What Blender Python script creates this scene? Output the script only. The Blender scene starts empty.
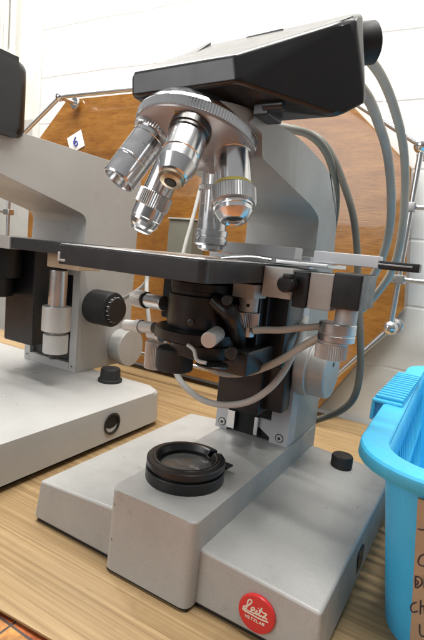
import bpy, bmesh, math, random
from mathutils import Vector, Matrix, Quaternion
random.seed(7)
PI = math.pi
scene = bpy.context.scene
COL = scene.collection

# ------------------------------------------------------------------ camera
F = 474.1
yaw, pitch, roll = (math.radians(a) for a in (29.764, 8.259, 5.692))
fwd = Vector((-math.sin(yaw)*math.cos(pitch), math.cos(yaw)*math.cos(pitch), -math.sin(pitch)))
rt0 = Vector((math.cos(yaw), math.sin(yaw), 0)); up0 = rt0.cross(fwd)
rt = rt0*math.cos(roll) + up0*math.sin(roll); up = up0*math.cos(roll) - rt0*math.sin(roll)
CAM = Vector((0.1701, -0.2487, 0.2329))
cam_d = bpy.data.cameras.new('camera'); cam = bpy.data.objects.new('camera', cam_d); COL.objects.link(cam)
cam.matrix_world = Matrix(((rt.x, up.x, -fwd.x, CAM.x), (rt.y, up.y, -fwd.y, CAM.y), (rt.z, up.z, -fwd.z, CAM.z), (0, 0, 0, 1)))
cam_d.sensor_fit = 'VERTICAL'; cam_d.sensor_height = 24; cam_d.lens = 24*F/640
cam_d.clip_start = 0.01; cam_d.clip_end = 60
scene.camera = cam

def ray(px, py): return rt*((px-212)/F) + up*(-(py-320)/F) + fwd
def Y(px, py, y):
    r = ray(px, py); return CAM + r*((y-CAM.y)/r.y)
def X(px, py, x):
    r = ray(px, py); return CAM + r*((x-CAM.x)/r.x)
def Z(px, py, z):
    r = ray(px, py); return CAM + r*((z-CAM.z)/r.z)

# ------------------------------------------------------------------ object helpers
def smooth(me, ang=35):
    for p in me.polygons: p.use_smooth = True
    me.set_sharp_from_angle(angle=math.radians(ang))
def obj(name, bm, mat, parent=None, ang=35, fix=True):
    if fix: bmesh.ops.recalc_face_normals(bm, faces=bm.faces)
    me = bpy.data.meshes.new(name); bm.to_mesh(me); bm.free()
    for m in (mat if isinstance(mat, (list, tuple)) else [mat]): me.materials.append(m)
    smooth(me, ang)
    o = bpy.data.objects.new(name, me); COL.objects.link(o)
    wn = o.modifiers.new('normals', 'WEIGHTED_NORMAL'); wn.keep_sharp = True; wn.weight = 100
    if parent: o.parent = parent; o.matrix_parent_inverse = parent.matrix_world.inverted()
    return o
def thing(name, label, cat, loc=(0, 0, 0), group=None):
    o = bpy.data.objects.new(name, None); COL.objects.link(o)
    o.location = loc; o.matrix_world = Matrix.Translation(loc)
    o.empty_display_size = .02
    return tag(o, label, cat, group)
def tag(o, label, cat, group=None):
    o['label'] = label; o['category'] = cat
    if group: o['group'] = group
    return o
def struct(o): o['kind'] = 'structure'; return o

def NB(): return bmesh.new()
def bevel(bm, verts, w, seg=3, edges=None):
    if w <= 0: return
    if edges is None:
        vs = set(verts); edges = [e for e in bm.edges if e.verts[0] in vs and e.verts[1] in vs]
    bmesh.ops.bevel(bm, geom=edges, offset=w, segments=seg, affect='EDGES', profile=.5, clamp_overlap=True)
def box(bm, x0, x1, y0, y1, z0, z1, bev=.0006, seg=2, mi=0):
    t = NB(); bmesh.ops.create_cube(t, size=1)
    for v in t.verts:
        v.co = Vector((x0+(v.co.x+.5)*(x1-x0), y0+(v.co.y+.5)*(y1-y0), z0+(v.co.z+.5)*(z1-z0)))
    bevel(t, t.verts, bev, seg); merge(bm, t, mi); return bm
def merge(bm, t, mi=0):
    bmesh.ops.recalc_face_normals(t, faces=t.faces)
    for f in t.faces: f.material_index = mi
    me = bpy.data.meshes.new('tmp'); t.to_mesh(me); t.free(); bm.from_mesh(me); bpy.data.meshes.remove(me)
def frame(d):
    d = Vector(d).normalized()
    q = Vector((0, 0, 1)).rotation_difference(d); return q.to_matrix()
def lathe(bm, prof, o=(0, 0, 0), d=(0, 0, 1), seg=48, mi=0, caps=True, knurl=()):
    """prof: list of (r, h).  knurl: set of profile indices that get grooved flanks."""
    t = NB(); R = frame(d); o = Vector(o); rings = []
    for i, (r, h) in enumerate(prof):
        ring = []
        for k in range(seg):
            rr = r - ((.0004+r*.012) if (i in knurl and k % 2) else 0)
            a = 2*PI*k/seg
            ring.append(t.verts.new(o + R @ Vector((rr*math.cos(a), rr*math.sin(a), h))))
        rings.append(ring)
    for a, b in zip(rings, rings[1:]):
        for k in range(seg): t.faces.new((a[k], a[(k+1) % seg], b[(k+1) % seg], b[k]))
    if caps:
        t.faces.new(rings[0][::-1]); t.faces.new(rings[-1])
    merge(bm, t, mi); return bm
def cyl(bm, o, d, r, h, bev=.0006, seg=40, mi=0, knurl=False):
    b = min(bev, r*.5, h*.4)
    prof = [(r-b, 0), (r-b*.3, b*.3), (r, b), (r, h-b), (r-b*.3, h-b*.3), (r-b, h)]
    return lathe(bm, prof, o, d, seg if not knurl else max(seg, 80), mi, True, {2, 3} if knurl else ())
def prism(bm, pts, axis, a0, a1, bev=.001, seg=3, mi=0):
    """pts: 2-D outline; axis 'x' -> (y,z) outline swept along x, 'z' -> (x,y), 'y' -> (x,z)"""
    t = NB()
    def P(p, a): return {'x': (a, p[0], p[1]), 'y': (p[0], a, p[1]), 'z': (p[0], p[1], a)}[axis]
    A = [t.verts.new(P(p, a0)) for p in pts]; B = [t.verts.new(P(p, a1)) for p in pts]
    n = len(pts)
    t.faces.new(A[::-1]); t.faces.new(B)
    for i in range(n): t.faces.new((A[i], A[(i+1) % n], B[(i+1) % n], B[i]))
    bmesh.ops.recalc_face_normals(t, faces=t.faces)
    if bev: bevel(t, t.verts, bev, seg)
    merge(bm, t, mi); return bm
def rpoly(pts, rads, n=6):
    """round the corners of a polygon"""
    out = []; N = len(pts)
    for i in range(N):
        p = Vector(pts[i]); a = Vector(pts[i-1]); b = Vector(pts[(i+1) % N]); r = rads[i] if isinstance(rads, (list, tuple)) else rads
        if r <= 0: out.append(tuple(p)); continue
        u = (a-p).normalized(); v = (b-p).normalized()
        for k in range(n+1):
            s = k/n; q = (p+u*r)*(1-s)**2 + p*2*s*(1-s) + (p+v*r)*s*s
            out.append(tuple(q))
    return out
def catmull(P, n=10):
    P = [Vector(p) for p in P]; Q = [P[0]*2-P[1]] + P + [P[-1]*2-P[-2]]; out = []
    for i in range(1, len(Q)-2):
        a, b, c, d = Q[i-1:i+3]
        for k in range(n):
            t = k/n
            out.append(.5*((2*b)+(c-a)*t+(2*a-5*b+4*c-d)*t*t+(3*b-a-3*c+d)*t**3))
    out.append(P[-1]); return out
def tube(bm, pts, r, seg=14, mi=0, flat=None):
    t = NB(); pts = [Vector(p) for p in pts]; rings = []
    d0 = (pts[1]-pts[0]).normalized(); n = d0.orthogonal().normalized()
    for i, p in enumerate(pts):
        d = (pts[min(i+1, len(pts)-1)]-pts[max(i-1, 0)]).normalized()
        n = (n-d*n.dot(d)).normalized(); b = d.cross(n)
        ring = []
        for k in range(seg):
            a = 2*PI*k/seg; off = n*math.cos(a)*r+b*math.sin(a)*r
            if flat: off -= flat*off.dot(flat)*.85
            ring.append(t.verts.new(p+off))
        rings.append(ring)
    for a, b in zip(rings, rings[1:]):
        for k in range(seg): t.faces.new((a[k], a[(k+1) % seg], b[(k+1) % seg], b[k]))
    t.faces.new(rings[0][::-1]); t.faces.new(rings[-1])
    merge(bm, t, mi); return bm
def sphere(bm, c, r, mi=0):
    t = NB(); bmesh.ops.create_uvsphere(t, u_segments=28, v_segments=16, radius=r, matrix=Matrix.Translation(c)); merge(bm, t, mi); return bm
def hull(bm, pts, bev=.001, seg=3, mi=0):
    t = NB()
    for p in pts: t.verts.new(p)
    r = bmesh.ops.convex_hull(t, input=t.verts)
    bmesh.ops.delete(t, geom=[v for v in t.verts if not v.link_faces], context='VERTS')
    bmesh.ops.dissolve_limit(t, angle_limit=math.radians(4), verts=t.verts, edges=t.edges)
    bevel(t, t.verts, bev, seg); merge(bm, t, mi); return bm

# ------------------------------------------------------------------ materials
def N(nt, typ, **kw):
    n = nt.nodes.new(typ)
    for k, v in kw.items():
        if k in n.inputs: n.inputs[k].default_value = v
        else: setattr(n, k, v)
    return n
def base_mat(name, col, rough=.5, metal=0., spec=.5, coat=0.):
    m = bpy.data.materials.new(name); m.use_nodes = True; nt = m.node_tree; b = nt.nodes['Principled BSDF']
    b.inputs['Base Color'].default_value = (*col, 1); b.inputs['Roughness'].default_value = rough
    b.inputs['Metallic'].default_value = metal; b.inputs['Specular IOR Level'].default_value = spec
    b.inputs['Coat Weight'].default_value = coat
    return m, nt, b
def worn(name, col, rough=.5, metal=0., spec=.5, var=.08, vscale=18., bump=.0, bscale=900., speck=0., rvar=.1, dirt=None, dirt_amt=0., coat=0., chips=0., scratch=0.):
    """surface with patchy colour, uneven gloss, fine bump and a little grime"""
    m, nt, b = base_mat(name, col, rough, metal, spec, coat); L = nt.links
    tc = N(nt, 'ShaderNodeTexCoord')
    n1 = N(nt, 'ShaderNodeTexNoise', Scale=vscale, Detail=6., Roughness=.62); L.new(tc.outputs['Object'], n1.inputs['Vector'])
    mr = N(nt, 'ShaderNodeMapRange'); mr.inputs['From Min'].default_value = .3; mr.inputs['From Max'].default_value = .7
    mr.inputs['To Min'].default_value = 1-var; mr.inputs['To Max'].default_value = 1+var
    L.new(n1.outputs['Fac'], mr.inputs['Value'])
    mul = N(nt, 'ShaderNodeMix', data_type='RGBA', blend_type='MULTIPLY'); mul.inputs['Factor'].default_value = 1
    mul.inputs['A'].default_value = (*col, 1); L.new(mr.outputs['Result'], mul.inputs['B'])
    out = mul.outputs['Result']
    if speck > 0:
        n3 = N(nt, 'ShaderNodeTexNoise', Scale=1500., Detail=2.); L.new(tc.outputs['Object'], n3.inputs['Vector'])
        mr3 = N(nt, 'ShaderNodeMapRange'); mr3.inputs['From Min'].default_value = .3; mr3.inputs['From Max'].default_value = .7
        mr3.inputs['To Min'].default_value = 1-speck; mr3.inputs['To Max'].default_value = 1+speck; L.new(n3.outputs['Fac'], mr3.inputs['Value'])
        m3 = N(nt, 'ShaderNodeMix', data_type='RGBA', blend_type='MULTIPLY'); m3.inputs['Factor'].default_value = 1
        L.new(out, m3.inputs['A']); L.new(mr3.outputs['Result'], m3.inputs['B']); out = m3.outputs['Result']
    if dirt:
        n4 = N(nt, 'ShaderNodeTexNoise', Scale=55., Detail=9., Roughness=.75); L.new(tc.outputs['Object'], n4.inputs['Vector'])
        mr4 = N(nt, 'ShaderNodeMapRange'); mr4.inputs['From Min'].default_value = .58; mr4.inputs['From Max'].default_value = .75
        mr4.inputs['To Max'].default_value = dirt_amt; L.new(n4.outputs['Fac'], mr4.inputs['Value'])
        m4 = N(nt, 'ShaderNodeMix', data_type='RGBA'); L.new(mr4.outputs['Result'], m4.inputs['Factor'])
        L.new(out, m4.inputs['A']); m4.inputs['B'].default_value = (*dirt, 1); out = m4.outputs['Result']
    if chips > 0:
        vo = N(nt, 'ShaderNodeTexVoronoi', Scale=95.); L.new(tc.outputs['Object'], vo.inputs['Vector'])
        nz = N(nt, 'ShaderNodeTexNoise', Scale=400., Detail=2.); L.new(tc.outputs['Object'], nz.inputs['Vector'])
        ad = N(nt, 'ShaderNodeMath', operation='MULTIPLY_ADD'); L.new(nz.outputs['Fac'], ad.inputs[0]); ad.inputs[1].default_value = .12; L.new(vo.outputs['Distance'], ad.inputs[2])
        sc = N(nt, 'ShaderNodeSeparateColor'); L.new(vo.outputs['Color'], sc.inputs['Color'])
        g1 = N(nt, 'ShaderNodeMath', operation='LESS_THAN'); L.new(ad.outputs[0], g1.inputs[0]); g1.inputs[1].default_value = .155
        g2 = N(nt, 'ShaderNodeMath', operation='LESS_THAN'); L.new(sc.outputs['Red'], g2.inputs[0]); g2.inputs[1].default_value = chips
        gm = N(nt, 'ShaderNodeMath', operation='MULTIPLY'); L.new(g1.outputs[0], gm.inputs[0]); L.new(g2.outputs[0], gm.inputs[1])
        ga = N(nt, 'ShaderNodeMath', operation='MULTIPLY'); L.new(gm.outputs[0], ga.inputs[0]); ga.inputs[1].default_value = .65
        m5 = N(nt, 'ShaderNodeMix', data_type='RGBA'); L.new(ga.outputs[0], m5.inputs['Factor']); L.new(out, m5.inputs['A']); m5.inputs['B'].default_value = (.11, .095, .07, 1); out = m5.outputs['Result']
    if scratch > 0:
        for rot, sx_ in ((.5, 1), (-.9, 2), (2.0, 3)):
            mp = N(nt, 'ShaderNodeMapping'); mp.inputs['Rotation'].default_value = (rot*.7, rot*.4, rot); mp.inputs['Scale'].default_value = (14, 700, 14); mp.inputs['Location'].default_value = (sx_*3.1, sx_, 0)
            L.new(tc.outputs['Object'], mp.inputs['Vector'])
            n6 = N(nt, 'ShaderNodeTexNoise', Scale=1., Detail=1.); L.new(mp.outputs['Vector'], n6.inputs['Vector'])
            r6 = N(nt, 'ShaderNodeMapRange'); r6.inputs['From Min'].default_value = .70; r6.inputs['From Max'].default_value = .76; r6.inputs['To Max'].default_value = scratch; L.new(n6.outputs['Fac'], r6.inputs['Value'])
            m6 = N(nt, 'ShaderNodeMix', data_type='RGBA'); L.new(r6.outputs['Result'], m6.inputs['Factor']); L.new(out, m6.inputs['A']); m6.inputs['B'].default_value = (*[min(1, c*1.45) for c in col], 1); out = m6.outputs['Result']
    L.new(out, b.inputs['Base Color'])
    n2 = N(nt, 'ShaderNodeTexNoise', Scale=vscale*3.1, Detail=5.); L.new(tc.outputs['Object'], n2.inputs['Vector'])
    mr2 = N(nt, 'ShaderNodeMapRange'); mr2.inputs['From Min'].default_value = .3; mr2.inputs['From Max'].default_value = .7
    mr2.inputs['To Min'].default_value = max(.02, rough-rvar); mr2.inputs['To Max'].default_value = min(1, rough+rvar)
    L.new(n2.outputs['Fac'], mr2.inputs['Value']); L.new(mr2.outputs['Result'], b.inputs['Roughness'])
    if bump > 0:
        nb = N(nt, 'ShaderNodeTexNoise', Scale=bscale, Detail=3.); L.new(tc.outputs['Object'], nb.inputs['Vector'])
        bp = N(nt, 'ShaderNodeBump', Strength=bump, Distance=.0004); L.new(nb.outputs['Fac'], bp.inputs['Height']); L.new(bp.outputs['Normal'], b.inputs['Normal'])
    return m

M_grey = worn('hammered_grey_paint', (.37, .365, .35), .40, .0, .5, .09, 16, .22, 1100, .09, .12, (.235, .215, .16), .45, chips=.09, scratch=.12)
M_arm = worn('grey_arm_paint', (.35, .345, .325), .45, .0, .5, .08, 12, .2, 1100, .04, .09, (.27, .24, .18), .2, chips=.05, scratch=.1)
M_pale = worn('pale_grey_enamel', (.44, .435, .42), .36, .0, .5, .06, 9, .14, 900, .04, .1, (.36, .34, .29), .15, chips=.04, scratch=.08)
M_rail = worn('grey_rail_paint', (.47, .47, .48), .4, .0, .5, .05, 20, .1, 1100, .03)
M_black = worn('black_satin_paint', (.010, .010, .011), .34, .0, .5, .2, 30, .1, 1500, .1, .07, (.05, .048, .045), .3)
M_head = worn('black_gloss_paint', (.012, .012, .0125), .24, .0, .5, .1, 25, .10, 1800, .1, .04)
M_stage = worn('black_stage_enamel', (.032, .033, .035), .3, .0, .5, .08, 25, .05, 1400, .05, .05)
M_rubber = worn('black_rubber', (.016, .016, .016), .6, .0, .4, .2, 60, .1, 1600, .1, .1, (.06, .055, .05), .3)
M_foot = worn('dark_foot', (.012, .011, .01), .8)
M_chrome = worn('chrome', (.72, .72, .725), .19, 1., .5, .04, 40, .02, 1900, 0, .05, (.55, .54, .52), .15)
M_satin = worn('satin_steel', (.62, .62, .615), .30, 1., .5, .03, 60, .04, 1500, 0, .03)
M_alu = worn('matt_aluminium', (.50, .495, .475), .46, .45, .5, .06, 70, .08, 1500, .02, .07, (.4, .36, .28), .3)
M_dark = worn('blackened_steel', (.10, .098, .095), .28, .9, .5, .08, 60, .05, 1500, .03, .05)
M_bronze = worn('bronzed_nose', (.34, .27, .19), .35, .9, .5, .1, 80)
M_turret = worn('turret_enamel', (.33, .31, .31), .35, .35, .5, .06, 30, .08, 1500, .03)
M_yellow = worn('yellow_band_enamel', (.86, .78, .22), .4)
M_gold = worn('gold_engraving', (.62, .40, .12), .4, .2)
M_hole = worn('dark_cavity', (.006, .006, .006), .7)
M_white = worn('white_plastic', (.78, .77, .73), .45)
M_cab_l = worn('pale_grey_cable', (.47, .47, .45), .5, 0, .4, .08, 60, .1, 900, .03, .08, (.25, .23, .18), .3)
M_cab_m = worn('grey_cable_sheath', (.43, .405, .35), .48, 0, .4, .08, 50, .1, 900, .03, .08, (.2, .19, .16), .3)
M_cab_d = worn('dark_grey_cable_sheath', (.15, .15, .13), .5, 0, .4, .1, 50, .1, 900, .03)
M_red = worn('red_badge_enamel', (.60, .028, .030), .32, 0, .5, .06, 60, .05, 1200, .02, .06, (.5, .2, .15), .25)
M_silverprint = worn('silver_lettering', (.72, .66, .58), .45, .2)
M_blue = worn('sky_blue_plastic', (.06, .47, .76), .42, 0, .5, .06, 22, .10, 420, .03, .1, (.16, .45, .62), .45, scratch=.35)
M_blue.node_tree.nodes['Principled BSDF'].inputs['Subsurface Weight'].default_value = .15
M_blue.node_tree.nodes['Principled BSDF'].inputs['Subsurface Radius'].default_value = (.004, .006, .008)
M_blue.node_tree.nodes['Principled BSDF'].inputs['Subsurface Scale'].default_value = .5
M_card = worn('brown_cardboard', (.44, .31, .20), .8, 0, .2, .06, 30, .1, 400, .06, .05, (.35, .24, .15), .4)
M_ink = worn('marker_ink', (.035, .028, .045), .6)
M_paper = worn('white_paper', (.85, .85, .84), .8)
M_blueink = worn('blue_ink', (.06, .08, .4), .6)
M_pipe = worn('cream_pipe_paint', (.62, .60, .53), .4)
M_cream = worn('cream_painted_panel', (.78, .735, .58), .5)
M_glass = worn('dusty_field_lens', (.10, .10, .095), .12, 0, .6, .2, 60, 0, 900, .1, .06, (.22, .2, .16), .5)
m, nt, b = base_mat('dark_lens_glass', (.01, .012, .02), .04, 0, .8, 1.); M_lens = m

def wood(name, c_lo, c_mid, c_hi, rough, axis_scale, coat=0., fine=(10, 400, 400), streak=(.2, .13, .06), flecks=False):
    m, nt, b = base_mat(name, c_mid, rough, 0, .5, coat); L = nt.links
    tc = N(nt, 'ShaderNodeTexCoord'); mp = N(nt, 'ShaderNodeMapping'); mp.inputs['Scale'].default_value = axis_scale
    L.new(tc.outputs['Object'], mp.inputs['Vector'])
    n1 = N(nt, 'ShaderNodeTexNoise', Scale=1., Detail=9., Roughness=.62, Distortion=.04); L.new(mp.outputs['Vector'], n1.inputs['Vector'])
    r1 = N(nt, 'ShaderNodeValToRGB'); e = r1.color_ramp.elements
    e[0].position = .32; e[0].color = (*c_lo, 1); e[1].position = .68; e[1].color = (*c_hi, 1)
    k = r1.color_ramp.elements.new(.5); k.color = (*c_mid, 1)
    L.new(n1.outputs['Fac'], r1.inputs['Fac'])
    mp2 = N(nt, 'ShaderNodeMapping'); mp2.inputs['Scale'].default_value = list(fine)
    L.new(tc.outputs['Object'], mp2.inputs['Vector'])
    n2 = N(nt, 'ShaderNodeTexNoise', Scale=1., Detail=4., Roughness=.6); L.new(mp2.outputs['Vector'], n2.inputs['Vector'])
    mr = N(nt, 'ShaderNodeMapRange'); mr.inputs['From Min'].default_value = .5; mr.inputs['From Max'].default_value = .72; mr.inputs['To Max'].default_value = .75
    L.new(n2.outputs['Fac'], mr.inputs['Value'])
    mx = N(nt, 'ShaderNodeMix', data_type='RGBA'); L.new(mr.outputs['Result'], mx.inputs['Factor']); L.new(r1.outputs['Color'], mx.inputs['A'])
    mx.inputs['B'].default_value = (*streak, 1)
    # stains
    n3 = N(nt, 'ShaderNodeTexNoise', Scale=22., Detail=8., Roughness=.7); L.new(tc.outputs['Object'], n3.inputs['Vector'])
    mr3 = N(nt, 'ShaderNodeMapRange'); mr3.inputs['From Min'].default_value = .55; mr3.inputs['From Max'].default_value = .75; mr3.inputs['To Max'].default_value = .55
    L.new(n3.outputs['Fac'], mr3.inputs['Value'])
    mx2 = N(nt, 'ShaderNodeMix', data_type='RGBA'); L.new(mr3.outputs['Result'], mx2.inputs['Factor']); L.new(mx.outputs['Result'], mx2.inputs['A'])
    mx2.inputs['B'].default_value = (*[c*.55 for c in c_mid], 1)
    out = mx2.outputs['Result']
    if flecks:
        for sc_, lo_, hi_, amt, cc_ in (((30, 240, 240), .67, .74, .6, tuple(c*.25 for c in c_mid)), ((14, 26, 26), .55, .78, .55, tuple(c*.68 for c in c_mid)), ((9, 800, 800), .60, .70, .4, tuple(c*1.7 for c in c_mid))):
            mp3 = N(nt, 'ShaderNodeMapping'); mp3.inputs['Scale'].default_value = sc_; mp3.inputs['Location'].default_value = (sc_[0]*.37, sc_[1]*.11, 0); L.new(tc.outputs['Object'], mp3.inputs['Vector'])
            n4 = N(nt, 'ShaderNodeTexNoise', Scale=1., Detail=3., Roughness=.6); L.new(mp3.outputs['Vector'], n4.inputs['Vector'])
            r4 = N(nt, 'ShaderNodeMapRange'); r4.inputs['From Min'].default_value = lo_; r4.inputs['From Max'].default_value = hi_; r4.inputs['To Max'].default_value = amt; L.new(n4.outputs['Fac'], r4.inputs['Value'])
            m4 = N(nt, 'ShaderNodeMix', data_type='RGBA'); L.new(r4.outputs['Result'], m4.inputs['Factor']); L.new(out, m4.inputs['A']); m4.inputs['B'].default_value = (*cc_, 1); out = m4.outputs['Result']
    L.new(out, b.inputs['Base Color'])
    bp = N(nt, 'ShaderNodeBump', Strength=.25, Distance=.0006); L.new(n2.outputs['Fac'], bp.inputs['Height']); L.new(bp.outputs['Normal'], b.inputs['Normal'])
    return m
M_table = wood('worn_pale_wood', (.235, .145, .064), (.335, .222, .105), (.43, .30, .155), .5, (2.2, 210., 210.), 0., (3.5, 380., 380.), (.19, .11, .048), True)
M_board = wood('varnished_orange_wood', (.25, .10, .018), (.32, .14, .027), (.39, .18, .04), .2, (16., 60., 80.), .6, (60., 330., 420.), (.20, .072, .013), True)
M_edge = wood('dark_varnished_edge', (.10, .03, .01), (.16, .052, .014), (.22, .08, .02), .25, (30., 5., 5.), .5, (200, 9, 9))

def wall_mat():
    m, nt, b = base_mat('white_painted_brick', (.80, .80, .77), .45); L = nt.links
    tc = N(nt, 'ShaderNodeTexCoord'); mp = N(nt, 'ShaderNodeMapping'); mp.inputs['Rotation'].default_value = (math.radians(90), 0, 0)
    sx = N(nt, 'ShaderNodeSeparateXYZ'); L.new(tc.outputs['Object'], sx.inputs['Vector'])
    cx = N(nt, 'ShaderNodeCombineXYZ'); nw = N(nt, 'ShaderNodeTexNoise', Scale=7., Detail=3.); L.new(tc.outputs['Object'], nw.inputs['Vector'])
    wz = N(nt, 'ShaderNodeMath', operation='MULTIPLY_ADD'); L.new(nw.outputs['Fac'], wz.inputs[0]); wz.inputs[1].default_value = .012; L.new(sx.outputs['Z'], wz.inputs[2])
    L.new(sx.outputs['X'], cx.inputs['X']); L.new(wz.outputs[0], cx.inputs['Y'])
    br = N(nt, 'ShaderNodeTexBrick', Scale=1.); L.new(cx.outputs['Vector'], br.inputs['Vector'])
    br.inputs['Mortar Size'].default_value = .003; br.inputs['Mortar Smooth'].default_value = .9; br.inputs['Brick Width'].default_value = .44; br.inputs['Row Height'].default_value = .094
    br.inputs['Color1'].default_value = (.80, .80, .77, 1); br.inputs['Color2'].default_value = (.80, .80, .77, 1); br.inputs['Mortar'].default_value = (.797, .797, .767, 1)
    n = N(nt, 'ShaderNodeTexNoise', Scale=14., Detail=9., Roughness=.65); L.new(tc.outputs['Object'], n.inputs['Vector'])
    mr = N(nt, 'ShaderNodeMapRange'); mr.inputs['To Min'].default_value = .92; mr.inputs['To Max'].default_value = 1.05; L.new(n.outputs['Fac'], mr.inputs['Value'])
    mu = N(nt, 'ShaderNodeMix', data_type='RGBA', blend_type='MULTIPLY'); mu.inputs['Factor'].default_value = 1
    L.new(br.outputs['Color'], mu.inputs['A']); L.new(mr.outputs['Result'], mu.inputs['B']); L.new(mu.outputs['Result'], b.inputs['Base Color'])
    ad = N(nt, 'ShaderNodeMath', operation='MULTIPLY_ADD'); L.new(br.outputs['Fac'], ad.inputs[0]); ad.inputs[1].default_value = -.7; L.new(n.outputs['Fac'], ad.inputs[2])
    bp = N(nt, 'ShaderNodeBump', Strength=.3, Distance=.003); L.new(ad.outputs[0], bp.inputs['Height']); L.new(bp.outputs['Normal'], b.inputs['Normal'])
    return m
M_wall = wall_mat()
def tile_mat():
    m, nt, b = base_mat('terracotta_floor_tiles', (.4, .13, .04), .35); L = nt.links
    tc = N(nt, 'ShaderNodeTexCoord')
    br = N(nt, 'ShaderNodeTexBrick', Scale=1.); mp = N(nt, 'ShaderNodeMapping'); j0 = Z(17, 621, -.0045); mp.inputs['Location'].default_value = (-j0.x+.34, .076+.34, 0); L.new(tc.outputs['Object'], mp.inputs['Vector']); L.new(mp.outputs['Vector'], br.inputs['Vector']); br.offset = 0.
    br.inputs['Mortar Size'].default_value = .0009; br.inputs['Brick Width'].default_value = .034; br.inputs['Row Height'].default_value = .034
    br.inputs['Color1'].default_value = (.40, .105, .04, 1); br.inputs['Color2'].default_value = (.50, .26, .07, 1); br.inputs['Mortar'].default_value = (.07, .055, .05, 1)
    n = N(nt, 'ShaderNodeTexNoise', Scale=75., Detail=6., Roughness=.7); L.new(tc.outputs['Object'], n.inputs['Vector'])
    r = N(nt, 'ShaderNodeValToRGB'); e = r.color_ramp.elements; e[0].position = .35; e[0].color = (.45, .35, .35, 1); e[1].position = .65; e[1].color = (1.25, 1.2, 1.1, 1)
    L.new(n.outputs['Fac'], r.inputs['Fac'])
    mu = N(nt, 'ShaderNodeMix', data_type='RGBA', blend_type='MULTIPLY'); mu.inputs['Factor'].default_value = 1
    L.new(br.outputs['Color'], mu.inputs['A']); L.new(r.outputs['Color'], mu.inputs['B']); L.new(mu.outputs['Result'], b.inputs['Base Color'])
    return m
M_tile = tile_mat()

# ------------------------------------------------------------------ setting
bm = NB(); box(bm, -3, 2.2, -2.5, 2.4, -.80, -.76, 0); struct(obj('floor', bm, worn('grey_floor', (.25, .22, .19), .6)))
bm = NB(); box(bm, -1.6, 1.2, -.60, .046, -.05, -.0045, .001); struct(obj('tiled_ledge', bm, M_tile))
bm = NB(); box(bm, -.722, 2.2, .475, .60, -.76, 1.9, .004); struct(obj('wall_brick', bm, M_wall))
bm = NB(); box(bm, -3, -.2, 1.5, 1.6, -.76, 2.4, 0); struct(obj('wall_far', bm, worn('white_wall_paint', (.82, .82, .78), .6, 0, .4, .04, 5, .1, 200)))

t = thing('work_table', 'pale worn wooden table under the microscopes', 'table', (0, .2, 0))
bm = NB(); prism(bm, [(-1.6, -.198), (1.2, .0252), (1.2, .466), (-1.6, .466)], 'z', -.0022, 0, .0006, 2); obj('tabletop', bm, M_table, t)
bm = NB(); box(bm, -1.57, 1.17, .05, .08, -.09, -.0024, .002); obj('apron', bm, M_table, t)
for x in (-1.5, 1.1):
    for y in (-.02, .24):
        bm = NB(); box(bm, x, x+.05, y+.11, y+.16, -.76, -.0024, .003); obj('leg', bm, M_table, t)

t = thing('wall_trunking', 'thin white vertical trunking along the end of the white brick wall', 'trunking', (-.735, .49, 0))
bm = NB(); box(bm, -.742, -.7222, .474, .50, -.76, 1.9, .002); obj('cover', bm, worn('white_trunking', (.74, .74, .70), .45), t)
bm = NB(); box(bm, -.7419, -.7224, .4995, .52, -.76, 1.9, .001); obj('backplate', bm, M_pipe, t)
# pipes and painted column at far left
for i, (p0, p1, r, lab) in enumerate((((3, 0), (2, 66), .010, 'leftmost thin cream wall pipe above the left microscope'), ((7, 0), (4, 66), .012, 'middle cream wall pipe between two others above the left microscope'), ((14, 0), (12, 66), .014, 'rightmost and thickest cream wall pipe above the left microscope'))):
    a = Y(*p0, 1.43); x = a.x
    t = thing('wall_pipe', lab, 'pipe', (x, 1.43, 0), 'pipes on the far left wall')
    bm = NB(); cyl(bm, (x, 1.43, -.76), (0, 0, 1), r, 3.1, .001, 20); obj('pipe', bm, M_pipe, t)
    for z in (.55, .86, 1.12, 1.5):
        bm = NB(); cyl(bm, (x, 1.43, z), (0, 0, 1), r*1.5, .03, .004, 20); obj('pipe_clip', bm, M_pipe, t)
p = Y(25, 75, 1.3); q = Y(41, 122, 1.3)
bm = NB(); box(bm, p.x-.25, q.x+.05, 1.3, 1.499, q.z-.02, p.z, .004)
tag(obj('boxing_panel', bm, M_cream), 'cream painted boxing on far wall behind left microscope', 'panel')
p = Y(10, 122, 1.2)
bm = NB(); box(bm, -3, -1.2, 1.18, 1.499, -.3, p.z, .003)
tag(obj('wall_ledge', bm, worn('grey_ledge_paint', (.52, .50, .46), .5)), 'grey ledge on far wall below the cream boxing', 'ledge')

# ------------------------------------------------------------------ octagonal board with rail
BY = .44
t = thing('wooden_board', 'large eight sided varnished orange wooden board standing against white wall', 'board', (-.3, BY+.01, 0))
zt = .498; xr, xl = .0745, -.70
pts = [(-.60, zt), (-.083, zt), (.056, .368), (.0745, .181), (-.024, .012), (-.55, .012), (xl, .15), (xl, .405)]
bm = NB(); t2 = NB()
A = [t2.verts.new((x, BY, z)) for x, z in pts]; B = [t2.verts.new((x, BY+.031, z)) for x, z in pts]
t2.faces.new(A[::-1]); t2.faces.new(B); 
for k in range(8): t2.faces.new((A[k], A[(k+1) % 8], B[(k+1) % 8], B[k])).material_index = 1
bmesh.ops.recalc_face_normals(t2, faces=t2.faces); bevel(t2, t2.verts, .002, 2)
bm.free(); obj('panel', t2, [M_board, M_edge], t)
RY = .395
def RP(px, py): v = Y(px, py, RY); return v
jTL = RP(60, 97); jR = RP(390, 328); jRT = RP(411, 146)
rail = [Vector((jTL.x, RY, jTL.z)), Vector((-.09, RY, jTL.z)), Vector((jR.x+.004, RY, jRT.z)), jR,
        Vector((-.02, RY, .045)), Vector((-.57, RY, .045)), Vector((xl-.004, RY, .15)), Vector((xl-.004, RY, .40))]
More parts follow.
